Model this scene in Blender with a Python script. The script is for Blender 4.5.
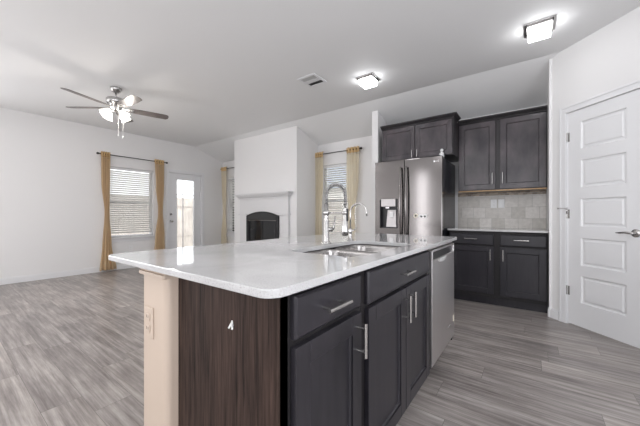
import bpy, bmesh, math, random
from mathutils import Vector, Matrix
random.seed(7)
PI = math.pi
for o in list(bpy.data.objects): bpy.data.objects.remove(o)
SC = bpy.context.scene
COL = SC.collection

# ------------------------------------------------------------------ camera
cam = bpy.data.cameras.new('camera'); co = bpy.data.objects.new('camera', cam); COL.objects.link(co)
cam.sensor_width = 36; cam.lens = 36*288/640; cam.clip_start = .02; cam.clip_end = 200
cam.shift_y = 2/640.0
co.location = (0, 0, 1.08); co.rotation_euler = (PI/2, 0, math.radians(36.4))
SC.camera = co

# ------------------------------------------------------------------ world, sun, big lights, exposure
w = bpy.data.worlds.new('world'); SC.world = w; w.use_nodes = True
bg = w.node_tree.nodes['Background']; bg.inputs[0].default_value = (.96, .98, 1, 1); bg.inputs[1].default_value = 2.0
def light(kind, name, loc, rot, energy, color=(1, 1, 1), **k):
    l = bpy.data.lights.new(name, kind); l.energy = energy; l.color = color
    for a, b in k.items(): setattr(l, a, b)
    o = bpy.data.objects.new(name, l); COL.objects.link(o); o.location = loc; o.rotation_euler = rot
    return o
light('SUN', 'sun', (0, 0, 10), (math.radians(-34), math.radians(42), 0), 1.6, (1, .95, .88), angle=.01)
# fill panels added inside the shell, out of view, to brighten the room
light('AREA', 'fill_rear', (-.45, -2.9, 1.45), (math.radians(112), 0, 0), 34, (.94, .96, 1), shape='RECTANGLE', size=3.3, size_y=1.9)
light('AREA', 'streak_panel_rear', (-3.15, -2.9, 1.32), (math.radians(90), 0, 0), 11, (.96, .97, 1), shape='RECTANGLE', size=.22, size_y=2.5)  # added narrow panel, makes the streak reflected in the refrigerator door
light('AREA', 'fill_kitchen', (2.3, -.6, 1.3), (math.radians(120), 0, math.radians(90)), 62, (.92, .94, 1), shape='RECTANGLE', size=2.6, size_y=1.7)
light('AREA', 'fill_living', (-6.35, -1.6, 1.4), (math.radians(112), 0, math.radians(-90)), 58, (.98, .98, 1), shape='RECTANGLE', size=2.2, size_y=1.6)
# overhead fill panels, added out of view for light bounced off the floor
light('AREA', 'fill_kitchen_top', (.95, 1.0, 2.70), (0, 0, 0), 13, (.95, .97, 1), shape='SQUARE', size=.7)
light('AREA', 'fill_dining_top', (-1.6, -.6, 2.70), (0, 0, 0), 12, (.98, .98, 1), shape='SQUARE', size=.7)
light('AREA', 'fill_living_top', (-4.6, -1.0, 2.70), (0, 0, 0), 12, (1, .98, .96), shape='SQUARE', size=.7)
SC.view_settings.view_transform = 'Standard'; SC.view_settings.look = 'None'
SC.view_settings.exposure = 0.8; SC.view_settings.gamma = 1.0; SC.view_settings.use_curve_mapping = False

# ------------------------------------------------------------------ materials
def mat(name, col, rough=.5, metal=0, **k):
    m = bpy.data.materials.new(name); m.use_nodes = True
    b = m.node_tree.nodes['Principled BSDF']
    b.inputs['Base Color'].default_value = (*col, 1); b.inputs['Roughness'].default_value = rough
    b.inputs['Metallic'].default_value = metal
    for a, v in k.items(): b.inputs[a.replace('_', ' ')].default_value = v
    return m
def nd(m, t, **k):
    n = m.node_tree.nodes.new(t)
    for a, v in k.items():
        if a.startswith('i_'): n.inputs[a[2:].replace('_', ' ')].default_value = v
        else: setattr(n, a, v)
    return n
def lk(m, a, b): m.node_tree.links.new(a, b)
def bsdf(m): return m.node_tree.nodes['Principled BSDF']
def objco(m, scale=(1, 1, 1), rot=(0, 0, 0)):
    t = nd(m, 'ShaderNodeTexCoord'); mp = nd(m, 'ShaderNodeMapping')
    mp.inputs['Scale'].default_value = scale; mp.inputs['Rotation'].default_value = rot
    lk(m, t.outputs['Object'], mp.inputs['Vector']); return mp.outputs['Vector']
def bump(m, vec, scale, strength, dist=.002, detail=3):
    n = nd(m, 'ShaderNodeTexNoise'); n.inputs['Scale'].default_value = scale; n.inputs['Detail'].default_value = detail
    lk(m, vec, n.inputs['Vector'])
    b = nd(m, 'ShaderNodeBump'); b.inputs['Strength'].default_value = strength; b.inputs['Distance'].default_value = dist
    lk(m, n.outputs['Fac'], b.inputs['Height']); lk(m, b.outputs['Normal'], bsdf(m).inputs['Normal']); return b
def ramp(m, fac, stops):
    r = nd(m, 'ShaderNodeValToRGB'); e = r.color_ramp.elements
    while len(e) < len(stops): e.new(.5)
    for i, (p, c) in enumerate(stops): e[i].position = p; e[i].color = (*c, 1)
    lk(m, fac, r.inputs['Fac']); return r.outputs['Color']
def paint(name, col, rough=.55, sc=160, st=.15):
    m = mat(name, col, rough); bump(m, objco(m), sc, st); return m

M = {}
M['wall'] = paint('wall_paint', (.76, .752, .75))
M['ceil'] = paint('ceiling_paint', (.80, .80, .80), .7, 90, .35)
M['white'] = paint('white_trim_paint', (.74, .74, .75), .32, 60, .03)
M['beige'] = paint('warm_bounce_wall_paint', (.50, .405, .33), .5)  # half wall: wall paint with the floor's warm bounce mixed into its colour
M['mantel'] = paint('mantel_paint', (.68, .675, .68), .4, 60, .03)

def wood(name, dark, light_, rough, scale=(14, 14, 1.2), coat=0.0, blot=.5):
    m = mat(name, dark, rough); v = objco(m, scale)
    n = nd(m, 'ShaderNodeTexNoise', i_Scale=2.2, i_Detail=7.0, i_Roughness=.62, i_Distortion=.6); lk(m, v, n.inputs['Vector'])
    v2 = objco(m, (3, 3, 2)); n2 = nd(m, 'ShaderNodeTexNoise', i_Scale=1.4, i_Detail=3.0); lk(m, v2, n2.inputs['Vector'])
    mx = nd(m, 'ShaderNodeMix', data_type='FLOAT'); mx.inputs[0].default_value = blot
    lk(m, n.outputs['Fac'], mx.inputs[2]); lk(m, n2.outputs['Fac'], mx.inputs[3])
    c = ramp(m, mx.outputs[0], [(.32, dark), (.68, light_)]); lk(m, c, bsdf(m).inputs['Base Color'])
    b = nd(m, 'ShaderNodeBump', i_Strength=.06, i_Distance=.002); lk(m, n.outputs['Fac'], b.inputs['Height']); lk(m, b.outputs['Normal'], bsdf(m).inputs['Normal'])
    bsdf(m).inputs['Coat Weight'].default_value = coat; bsdf(m).inputs['Specular IOR Level'].default_value = .38; bsdf(m).inputs['Coat Roughness'].default_value = .22
    return m
M['cab'] = wood('espresso_cabinet_wood', (.010, .0095, .013), (.028, .0255, .031), .33, coat=.1)
M['frame'] = wood('espresso_frame_shaded', (.007, .006, .007), (.012, .010, .011), .6)  # cabinet wood darkened, the shade behind the fronts is in the colour
M['upper'] = wood('espresso_upper_wood_sheen', (.018, .016, .022), (.100, .084, .090), .28, (5, 5, 1.5), coat=.4, blot=.7)  # bluish sheen of the wall cabinets is put into the lighter blotches
M['crown'] = wood('espresso_crown_wood', (.022, .020, .022), (.04, .036, .038), .35)
M['panel'] = wood('brown_grained_panel', (.005, .003, .0025), (.070, .044, .035), .6, (42, 42, 1.8), blot=.15)
bsdf(M['panel']).inputs['Specular IOR Level'].default_value = .15
M['rawwood'] = wood('tan_plywood_edge', (.35, .22, .12), (.5, .34, .2), .5)
M['toe'] = mat('toe_kick_black', (.012, .011, .012), .5)

def floor_mat():
    m = mat('grey_plank_floor', (.2, .19, .18), .3)
    v = objco(m)
    br = nd(m, 'ShaderNodeTexBrick', offset=0.0)
    br.inputs['Color1'].default_value = (.0, .0, .0, 1); br.inputs['Color2'].default_value = (1, 1, 1, 1); br.inputs['Mortar'].default_value = (.5, .5, .5, 1)
    br.inputs['Scale'].default_value = 1; br.inputs['Brick Width'].default_value = 1.22; br.inputs['Row Height'].default_value = .18
    br.inputs['Mortar Size'].default_value = .0011; br.inputs['Mortar Smooth'].default_value = .1; br.inputs['Bias'].default_value = 0
    # random end joints: slide every row of boards by its own amount
    sx = nd(m, 'ShaderNodeSeparateXYZ'); lk(m, v, sx.inputs[0])
    dv = nd(m, 'ShaderNodeMath', operation='DIVIDE'); lk(m, sx.outputs['Y'], dv.inputs[0]); dv.inputs[1].default_value = .18
    fl = nd(m, 'ShaderNodeMath', operation='FLOOR'); lk(m, dv.outputs[0], fl.inputs[0])
    wn = nd(m, 'ShaderNodeTexWhiteNoise', noise_dimensions='1D'); lk(m, fl.outputs[0], wn.inputs['W'])
    ax = nd(m, 'ShaderNodeMath', operation='MULTIPLY_ADD'); lk(m, wn.outputs['Value'], ax.inputs[0]); ax.inputs[1].default_value = 2.44; lk(m, sx.outputs['X'], ax.inputs[2])
    cb = nd(m, 'ShaderNodeCombineXYZ'); lk(m, ax.outputs[0], cb.inputs['X']); lk(m, sx.outputs['Y'], cb.inputs['Y'])
    lk(m, cb.outputs[0], br.inputs['Vector'])
    # shift the grain per plank so it does not run on from board to board
    sc = nd(m, 'ShaderNodeVectorMath', operation='MULTIPLY_ADD'); lk(m, br.outputs['Color'], sc.inputs[0]); sc.inputs[1].default_value = (7.3, 11.1, 5); lk(m, v, sc.inputs[2])
    mp = nd(m, 'ShaderNodeMapping'); mp.inputs['Scale'].default_value = (.9, 19, 1); lk(m, sc.outputs[0], mp.inputs['Vector'])
    g = nd(m, 'ShaderNodeTexNoise', i_Scale=2.0, i_Detail=8.0, i_Roughness=.7, i_Distortion=.15); lk(m, mp.outputs[0], g.inputs['Vector'])
    mp2 = nd(m, 'ShaderNodeMapping'); mp2.inputs['Scale'].default_value = (1.3, 4, 1); lk(m, sc.outputs[0], mp2.inputs['Vector'])
    g2 = nd(m, 'ShaderNodeTexNoise', i_Scale=1.3, i_Detail=4.0, i_Roughness=.6); lk(m, mp2.outputs[0], g2.inputs['Vector'])
    c1 = ramp(m, g.outputs['Fac'], [(.30, (.165, .145, .135)), (.5, (.34, .313, .298)), (.70, (.54, .51, .49))])
    c2 = ramp(m, g2.outputs['Fac'], [(.32, (.46, .44, .44)), (.66, (1, .99, .98))])
    mx = nd(m, 'ShaderNodeMix', data_type='RGBA', blend_type='MULTIPLY'); mx.inputs[0].default_value = .75
    lk(m, c1, mx.inputs[6]); lk(m, c2, mx.inputs[7])
    tone = ramp(m, br.outputs['Color'], [(0, (.88, .87, .87)), (1, (1.12, 1.10, 1.08))])
    mt = nd(m, 'ShaderNodeMix', data_type='RGBA', blend_type='MULTIPLY'); mt.inputs[0].default_value = 1
    lk(m, mx.outputs[2], mt.inputs[6]); lk(m, tone, mt.inputs[7])
    dk = nd(m, 'ShaderNodeMix', data_type='RGBA'); lk(m, br.outputs['Fac'], dk.inputs[0]); lk(m, mt.outputs[2], dk.inputs[6]); dk.inputs[7].default_value = (.12, .11, .10, 1)
    lk(m, dk.outputs[2], bsdf(m).inputs['Base Color'])
    rr = nd(m, 'ShaderNodeMapRange'); rr.inputs['To Min'].default_value = .24; rr.inputs['To Max'].default_value = .42; lk(m, g.outputs['Fac'], rr.inputs['Value']); lk(m, rr.outputs[0], bsdf(m).inputs['Roughness'])
    b = nd(m, 'ShaderNodeBump', i_Strength=.12, i_Distance=.002); lk(m, g.outputs['Fac'], b.inputs['Height']); lk(m, b.outputs['Normal'], bsdf(m).inputs['Normal'])
    return m
M['floor'] = floor_mat()

def quartz():
    m = mat('white_quartz', (.5, .5, .5), .045)
    v = objco(m); n = nd(m, 'ShaderNodeTexNoise', i_Scale=260.0, i_Detail=2.0); lk(m, v, n.inputs['Vector'])
    n2 = nd(m, 'ShaderNodeTexNoise', i_Scale=5.0, i_Detail=5.0, i_Distortion=1.2); lk(m, v, n2.inputs['Vector'])
    a = ramp(m, n.outputs['Fac'], [(.32, (.40, .39, .39)), (.45, (.50, .495, .495)), (.75, (.53, .53, .53))])
    b = ramp(m, n2.outputs['Fac'], [(.35, (.90, .90, .90)), (.6, (1, 1, 1))])
    mx = nd(m, 'ShaderNodeMix', data_type='RGBA', blend_type='MULTIPLY'); mx.inputs[0].default_value = 1; lk(m, a, mx.inputs[6]); lk(m, b, mx.inputs[7])
    lk(m, mx.outputs[2], bsdf(m).inputs['Base Color']); return m
M['quartz'] = quartz()

def steel(name, col, rough, scale, st=.25):
    m = mat(name, col, rough, 1.0); v = objco(m, scale)
    n = nd(m, 'ShaderNodeTexNoise', i_Scale=3.0, i_Detail=4.0); lk(m, v, n.inputs['Vector'])
    r = nd(m, 'ShaderNodeMapRange'); r.inputs['To Min'].default_value = rough*.8; r.inputs['To Max'].default_value = rough*1.25
    lk(m, n.outputs['Fac'], r.inputs['Value']); lk(m, r.outputs[0], bsdf(m).inputs['Roughness'])
    b = nd(m, 'ShaderNodeBump', i_Strength=st, i_Distance=.001); lk(m, n.outputs['Fac'], b.inputs['Height']); lk(m, b.outputs['Normal'], bsdf(m).inputs['Normal'])
    return m
M['steel'] = steel('brushed_stainless', (.19, .178, .175), .14, (30, 30, .5), .02)
M['sink'] = steel('sink_stainless', (.36, .345, .335), .25, (8, 8, 8), .03)
M['nickel'] = mat('satin_nickel', (.50, .49, .48), .27, 1.0)
M['silver'] = mat('pale_silver', (.75, .75, .74), .35, .5)
M['chrome'] = mat('chrome', (.82, .82, .84), .1, 1.0)
M['darkside'] = mat('dark_appliance_side', (.045, .045, .055), .25, .4)
M['black'] = mat('black_plastic', (.012, .012, .014), .3)
M['rod'] = mat('bronze_rod', (.035, .03, .028), .35, .7)
M['fbmetal'] = mat('black_firebox_metal', (.02, .02, .022), .35, .3)
M['fbglass'] = mat('dark_firebox_glass', (.015, .016, .018), .06)
M['log'] = wood('ceramic_log_brown', (.05, .035, .025), (.2, .14, .09), .8)
M['bladewood'] = wood('grey_brown_fan_blade', (.10, .085, .08), (.17, .15, .145), .35, (6, 6, 6))
M['cream'] = mat('cream_plastic', (.75, .68, .58), .4)
M['plate'] = mat('white_outlet_plastic', (.78, .78, .78), .3)
M['gold'] = mat('brass_grommet', (.6, .42, .2), .3, .9)

def tile():
    m = mat('grey_beige_tile', (.4, .38, .35), .25); v = objco(m, rot=(PI/2, 0, 0))
    br = nd(m, 'ShaderNodeTexBrick', offset=.5); br.inputs['Color1'].default_value = (.50, .47, .43, 1); br.inputs['Color2'].default_value = (.68, .65, .615, 1)
    br.inputs['Mortar'].default_value = (.46, .44, .41, 1); br.inputs['Scale'].default_value = 1; br.inputs['Brick Width'].default_value = .15; br.inputs['Row Height'].default_value = .148
    br.inputs['Mortar Size'].default_value = .003; lk(m, v, br.inputs['Vector'])
    n = nd(m, 'ShaderNodeTexNoise', i_Scale=22.0, i_Detail=5.0); lk(m, v, n.inputs['Vector'])
    c = ramp(m, n.outputs['Fac'], [(.3, (.86, .85, .84)), (.7, (1.05, 1.05, 1.05))])
    mx = nd(m, 'ShaderNodeMix', data_type='RGBA', blend_type='MULTIPLY'); mx.inputs[0].default_value = 1; lk(m, br.outputs['Color'], mx.inputs[6]); lk(m, c, mx.inputs[7])
    lk(m, mx.outputs[2], bsdf(m).inputs['Base Color'])
    b = nd(m, 'ShaderNodeBump', i_Strength=.3, i_Distance=.002, invert=True); lk(m, br.outputs['Fac'], b.inputs['Height']); lk(m, b.outputs['Normal'], bsdf(m).inputs['Normal'])
    return m
M['tile'] = tile()
def mosaic():
    m = mat('brown_mosaic_border', (.3, .22, .15), .25); v = objco(m, rot=(PI/2, 0, 0))
    br = nd(m, 'ShaderNodeTexBrick', offset=.5); br.inputs['Color1'].default_value = (.15, .105, .07, 1); br.inputs['Color2'].default_value = (.40, .31, .22, 1)
    br.inputs['Mortar'].default_value = (.28, .24, .2, 1); br.inputs['Scale'].default_value = 1; br.inputs['Brick Width'].default_value = .05; br.inputs['Row Height'].default_value = .024
    br.inputs['Mortar Size'].default_value = .002; lk(m, v, br.inputs['Vector']); lk(m, br.outputs['Color'], bsdf(m).inputs['Base Color']); return m
M['mosaic'] = mosaic()

def sheer(name, col, tr, alpha):
    m = mat(name, col, .8); nt = m.node_tree; out = nt.nodes['Material Output']
    d = nd(m, 'ShaderNodeBsdfDiffuse'); d.inputs[0].default_value = (*col, 1)
    t = nd(m, 'ShaderNodeBsdfTranslucent'); t.inputs[0].default_value = (*col, 1)
    a = nd(m, 'ShaderNodeMixShader'); a.inputs[0].default_value = tr; lk(m, d.outputs[0], a.inputs[1]); lk(m, t.outputs[0], a.inputs[2])
    p = nd(m, 'ShaderNodeBsdfTransparent'); b = nd(m, 'ShaderNodeMixShader'); b.inputs[0].default_value = alpha
    lk(m, a.outputs[0], b.inputs[1]); lk(m, p.outputs[0], b.inputs[2]); lk(m, b.outputs[0], out.inputs['Surface']); return m
M['curtain'] = sheer('golden_sheer_fabric', (.84, .69, .48), .5, .2)
M['curtain_pale'] = sheer('pale_gold_sheer_fabric', (.94, .88, .75), .5, .38)
M['band'] = mat('gold_curtain_header', (.66, .47, .25), .6)
M['slat'] = sheer('white_blind_slat', (.86, .85, .83), .35, .0)
def glass():
    m = mat('window_glass', (1, 1, 1), 0); out = m.node_tree.nodes['Material Output']
    t = nd(m, 'ShaderNodeBsdfTransparent'); t.inputs[0].default_value = (.96, .97, .97, 1); g = nd(m, 'ShaderNodeBsdfGlossy'); g.inputs['Roughness'].default_value = .01
    f = nd(m, 'ShaderNodeFresnel'); f.inputs[0].default_value = 1.45; x = nd(m, 'ShaderNodeMixShader')
    lk(m, f.outputs[0], x.inputs[0]); lk(m, t.outputs[0], x.inputs[1]); lk(m, g.outputs[0], x.inputs[2]); lk(m, x.outputs[0], out.inputs['Surface']); return m
M['glass'] = glass()
def glow(name, col, s):
    m = mat(name, (.9, .9, .9), .4); bsdf(m).inputs['Emission Color'].default_value = (*col, 1); bsdf(m).inputs['Emission Strength'].default_value = s; return m
M['led'] = glow('lit_diffuser', (.97, .98, 1), 8.5)
M['bulb'] = glow('lit_frosted_glass', (1, .95, .88), 2.6)
M['conc'] = paint('patio_concrete', (.6, .58, .55), .8)
M['fence'] = wood('weathered_fence_wood', (.30, .27, .25), (.52, .48, .45), .8)
M['stucco'] = paint('pale_stucco', (.6, .58, .55), .8)
M['roof'] = paint('grey_blue_shingle', (.20, .22, .26), .8, 30, .5)

# ------------------------------------------------------------------ mesh helpers
class MB:
    """collects shapes; build() links them as ONE mesh object"""
    def __init__(s, O=(0, 0, 0), U=(1, 0, 0), N=(0, 1, 0)):
        s.bm = bmesh.new(); s.O = Vector(O); s.U = Vector(U).normalized(); s.N = Vector(N).normalized(); s.W = Vector((0, 0, 1))
    def P(s, p): return s.O + s.U*p[0] + s.N*p[1] + s.W*p[2]
    def v(s, p): return s.bm.verts.new(s.P(p))
    def box(s, a0, a1, b0, b1, c0, c1):
        return s.hexa([(a0, b0, c0), (a1, b0, c0), (a1, b1, c0), (a0, b1, c0)], [(a0, b0, c1), (a1, b0, c1), (a1, b1, c1), (a0, b1, c1)])
    def hexa(s, bot, top):
        n = len(bot); a = [s.v(p) for p in bot]; b = [s.v(p) for p in top]
        s.bm.faces.new(a[::-1]); s.bm.faces.new(b)
        for i in range(n): s.bm.faces.new((a[i], a[(i+1) % n], b[(i+1) % n], b[i]))
        return s
    def loft(s, rings, close=True, caps=True):
        R = [[s.v(p) for p in r] for r in rings]; n = len(R[0])
        for a, b in zip(R, R[1:]):
            for i in range(n if close else n-1): s.bm.faces.new((a[i], a[(i+1) % n], b[(i+1) % n], b[i]))
        if caps and close: s.bm.faces.new(R[0][::-1]); s.bm.faces.new(R[-1])
        return s
    def tube(s, pts, r, n=10, caps=True):
        pts = [Vector(p) for p in pts]; rs = r if isinstance(r, (list, tuple)) else [r]*len(pts); rings = []; ref = None
        for i, p in enumerate(pts):
            d = (pts[min(i+1, len(pts)-1)] - pts[max(i-1, 0)]).normalized()
            if ref is None: ref = Vector((0, 0, 1)) if abs(d.z) < .9 else Vector((1, 0, 0))
            x = (ref - d*ref.dot(d)).normalized(); y = d.cross(x); ref = x
            rings.append([p + (x*math.cos(2*PI*k/n) + y*math.sin(2*PI*k/n))*rs[i] for k in range(n)])
        return s.loft(rings, True, caps)
    def lathe(s, c, prof, n=20, caps=True):
        return s.loft([[(c[0]+r*math.cos(2*PI*k/n), c[1]+r*math.sin(2*PI*k/n), c[2]+z) for k in range(n)] for r, z in prof], True, caps)
    def build(s, name, m, parent=None, bev=0, smooth=False, seg=2):
        bmesh.ops.recalc_face_normals(s.bm, faces=s.bm.faces[:])
        me = bpy.data.meshes.new(name); s.bm.to_mesh(me); s.bm.free(); me.materials.append(m)
        o = bpy.data.objects.new(name, me); COL.objects.link(o)
        if smooth:
            for p in me.polygons: p.use_smooth = True
        if bev:
            b = o.modifiers.new('bevel', 'BEVEL'); b.width = bev; b.segments = seg; b.limit_method = 'ANGLE'; b.angle_limit = math.radians(35)
        if parent is not None:
            o.parent = parent; o.matrix_parent_inverse = Matrix.Translation(-parent_world(parent))
        return o
def parent_world(p):
    v = Vector(p.location)
    if p.parent:                      # parts keep identity locations, so only the root moves them
        return v + parent_world(p.parent) if p.matrix_parent_inverse == Matrix.Identity(4) else Vector(p.parent.location) - Vector(p.parent.location) + v
    return v
def tag(o, label, cat, group=None):
    o['label'] = label; o['category'] = cat
    if group: o['group'] = group
    return o
def thing(name, label, cat, loc, group=None):
    o = bpy.data.objects.new(name, None); COL.objects.link(o); o.location = loc; o.empty_display_size = .1
    return tag(o, label, cat, group)
def S(o): o['kind'] = 'structure'; return o
def box(name, m, a0, a1, b0, b1, c0, c1, parent=None, bev=0): return MB().box(a0, a1, b0, b1, c0, c1).build(name, m, parent, bev)

# ------------------------------------------------------------------ room shell
CZ = 2.743; YF = 4.60; YC = 3.82; ZF = 2.47; XL = -6.60
S(box('floor', M['floor'], XL-.15, 2.7, -3.3, YF+.15, -.1, 0))
m_ = MB(); m_.loft([[(XL-.15, -3.3, CZ), (2.7, -3.3, CZ), (2.7, -3.3, CZ+.3), (XL-.15, -3.3, CZ+.3)],
                    [(XL-.15, YC, CZ), (2.7, YC, CZ), (2.7, YC, CZ+.3), (XL-.15, YC, CZ+.3)],
                    [(XL-.15, YF+.15, ZF-.052), (2.7, YF+.15, ZF-.052), (2.7, YF+.15, CZ+.3), (XL-.15, YF+.15, CZ+.3)]])
S(m_.build('ceiling', M['ceil']))
HT = CZ+.1
def wall_open(name, axis, pos, thick, a0, a1, holes):
    """wall slab with rectangular openings, in a plane of constant axis"""
    m = MB(); hs = sorted(holes); cur = a0
    def bx(p, q, z0, z1):
        if q-p < 1e-4 or z1-z0 < 1e-4: return
        if axis == 'X': m.box(pos-thick, pos, p, q, z0, z1)
        else: m.box(p, q, pos, pos+thick, z0, z1)
    for h0, h1, z0, z1 in hs:
        bx(cur, h0, 0, HT); bx(h0, h1, 0, z0); bx(h0, h1, z1, HT); cur = h1
    bx(cur, a1, 0, HT)
    return S(m.build(name, M['wall']))
W1 = (2.02, 2.88, .64, 2.03)      # window in the left wall (Y range)
D1 = (3.20, 4.01, 0.0, 2.06)      # glazed door
W2 = (-6.38, -5.5, .62, 2.05)     # far wall, left of the fireplace (X range)
W3 = (-3.34, -2.58, .66, 2.05)    # far wall, right
wall_open('wall_left', 'X', XL, .15, -3.3, YF+.15, [W1, D1])
wall_open('wall_back', 'Y', YF, .15, XL-.15, 2.7, [W2, W3])
S(box('wall_front', M['wall'], XL-.15, 2.7, -3.3, -3.15, 0, HT))
S(box('wall_right', M['wall'], 2.55, 2.7, -3.15, 1.4, 0, HT))
# pantry: short side wall, then the diagonal wall that holds the door
q = math.sqrt(.5); PO = (.143, 3.905, 0); PU = (q, -q, 0); PN = (-q, -q, 0)
DL0, DL1, DTOP = .185, .815, 2.095
m_ = MB(PO, PU, PN)
m_.box(-.0, DL0, -.1, 0, 0, HT); m_.box(DL0, DL1, -.1, 0, DTOP, HT); m_.box(DL1, 3.6, -.1, 0, 0, HT)
S(m_.build('wall_pantry', M['wall']))
S(box('wall_side', M['wall'], .143, .243, 3.88, YF+.01, 0, HT))
S(box('wall_stub', M['wall'], -1.985, -1.885, 4.04, YF+.01, 0, HT))
# chimney breast
FX0, FX1, FY = -5.235, -3.435, 3.95
FBX0, FBX1, FBZ0 = -4.73, -3.85, .25
m_ = MB(); m_.box(FX0, FBX0, FY, YF+.01, 0, HT); m_.box(FBX1, FX1, FY, YF+.01, 0, HT); m_.box(FBX0, FBX1, FY, YF+.01, 1.07, HT)
m_.box(FBX0, FBX1, FY, YF+.01, 0, FBZ0); m_.box(FBX0, FBX1, FY+.42, YF+.01, FBZ0, 1.07)
S(m_.build('wall_chimney', M['wall']))
# baseboards
def bb(name, a0, a1, b0, b1, ax):
    m = MB()
    if ax == 'X': m.box(a0, a0+.014, b0, b1, 0, .085); m.box(a0, a0+.009, b0, b1, .085, .1)
    elif ax == 'Y': m.box(a0, a1, b0-.014, b0, 0, .085); m.box(a0, a1, b0-.009, b0, .085, .1)
    return S(m.build(name, M['white'], bev=.003))
bb('baseboard_left', XL, 0, -3.15, D1[0]-.075, 'X'); bb('baseboard_corner', XL, 0, D1[1]+.075, YF, 'X')
bb('baseboard_back', XL, FX0, YF, 0, 'Y'); bb('baseboard_nook', FX1, -1.985, YF, 0, 'Y'); bb('baseboard_chimney', FX0, -5.05, FY, 0, 'Y')
m_ = MB(PO, PU, PN); m_.box(-.005, DL0-.068, 0, .014, 0, .085); m_.box(-.004, DL0-.068, 0, .009, .085, .1); m_.box(DL1+.068, 3.3, 0, .014, 0, .1)
S(m_.build('baseboard_pantry', M['white'], bev=.003))

# ------------------------------------------------------------------ outdoors
S(box('ground', M['conc'], -30, 14, -6, 22, -.35, -.12))
def fence(name, label, x0, x1, y0, y1, axis):
    t = thing(name, label, 'fence', ((x0+x1)/2, (y0+y1)/2, -.12)); m = MB()
    L = (y1-y0) if axis == 'X' else (x1-x0); n = int(L/.145)
    for i in range(n):
        a = i*.145; h = 1.72 + .01*random.random()
        if axis == 'X': m.box(x0, x0+.02, y0+a, y0+a+.14, -.12, h)
        else: m.box(x0+a, x0+a+.14, y0, y0+.02, -.12, h)
    m.build('fence_boards', M['fence'], t); m = MB()
    for z in (.3, 1.4):
        if axis == 'X': m.box(x0+.02, x0+.06, y0, y1, z, z+.09)
        else: m.box(x0, x1, y0-.04, y0, z, z+.09)
    m.build('fence_rails', M['fence'], t); return t
fence('wooden_fence', 'weathered grey plank fence seen through the glazed patio door', -10.6, -10.6, -1.5, 9.5, 'X')
fence('wooden_fence', 'weathered grey plank fence seen through the blinds behind the faucet', -10.5, 6, 9.5, 9.5, 'Y')
t = thing('neighbour_house', 'pale neighbouring house with grey blue roof outside the right window', 'house', (-9, 15, -.12))
m_ = MB(); m_.box(-13, -5, 13, 18, -.12, 2.6); m_.build('house_wall', M['stucco'], t)
m_ = MB(); m_.loft([[(-13.4, 12.6, 2.5), (-13.4, 18.4, 2.5), (-13.4, 15.5, 4.4)], [(-4.6, 12.6, 2.5), (-4.6, 18.4, 2.5), (-4.6, 15.5, 4.4)]]); m_.build('roof', M['roof'], t)

# ------------------------------------------------------------------ windows
def window(name, axis, rng, pos, out):
    """double hung window set in the wall: frame, two sashes, glass; sill"""
    a0, a1, z0, z1 = rng; m = MB() if axis == 'Y' else MB((0, 0, 0), (0, 1, 0), (1, 0, 0))
    O = thing_s(name, ((a0+a1)/2, pos, z0) if axis == 'Y' else (pos, (a0+a1)/2, z0))
    d0, d1 = sorted((pos+out*.10, pos+out*.14)); f = .035; zm = (z0+z1)/2
    m.box(a0, a0+f, d0, d1, z0, z1); m.box(a1-f, a1, d0, d1, z0, z1); m.box(a0+f, a1-f, d0, d1, z1-f, z1); m.box(a0+f, a1-f, d0, d1, z0, z0+f)
    m.box(a0+f, a1-f, d0, d1, zm-.025, zm+.025)
    fr = m.build('window_frame', M['white'], O, .003)
    g = MB() if axis == 'Y' else MB((0, 0, 0), (0, 1, 0), (1, 0, 0)); dm = (d0+d1)/2
    g.box(a0+f, a1-f, dm-.002, dm+.002, z0+f, zm-.025); g.box(a0+f, a1-f, dm-.002, dm+.002, zm+.025, z1-f); g.build('pane', M['glass'], O)
    s_ = MB() if axis == 'Y' else MB((0, 0, 0), (0, 1, 0), (1, 0, 0)); e0, e1 = sorted((pos-out*.045, pos+out*.10))
    s_.box(a0-.03, a1+.03, *sorted((pos-out*.045, pos)), z0-.028, z0); s_.box(a0, a1, *sorted((pos, pos+out*.10)), z0-.0, z0+.006)
    s_.box(a0-.01, a1+.01, *sorted((pos-out*.014, pos)), z0-.095, z0-.028)
    s_.build('window_sill', M['white'], O, .004)
def thing_s(name, loc):
    o = bpy.data.objects.new(name, None); COL.objects.link(o); o.location = loc; o['kind'] = 'structure'; return o
window('window_1', 'X', W1, XL, -1); window('window_2', 'Y', W2, YF, 1); window('window_3', 'Y', W3, YF, 1)

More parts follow.
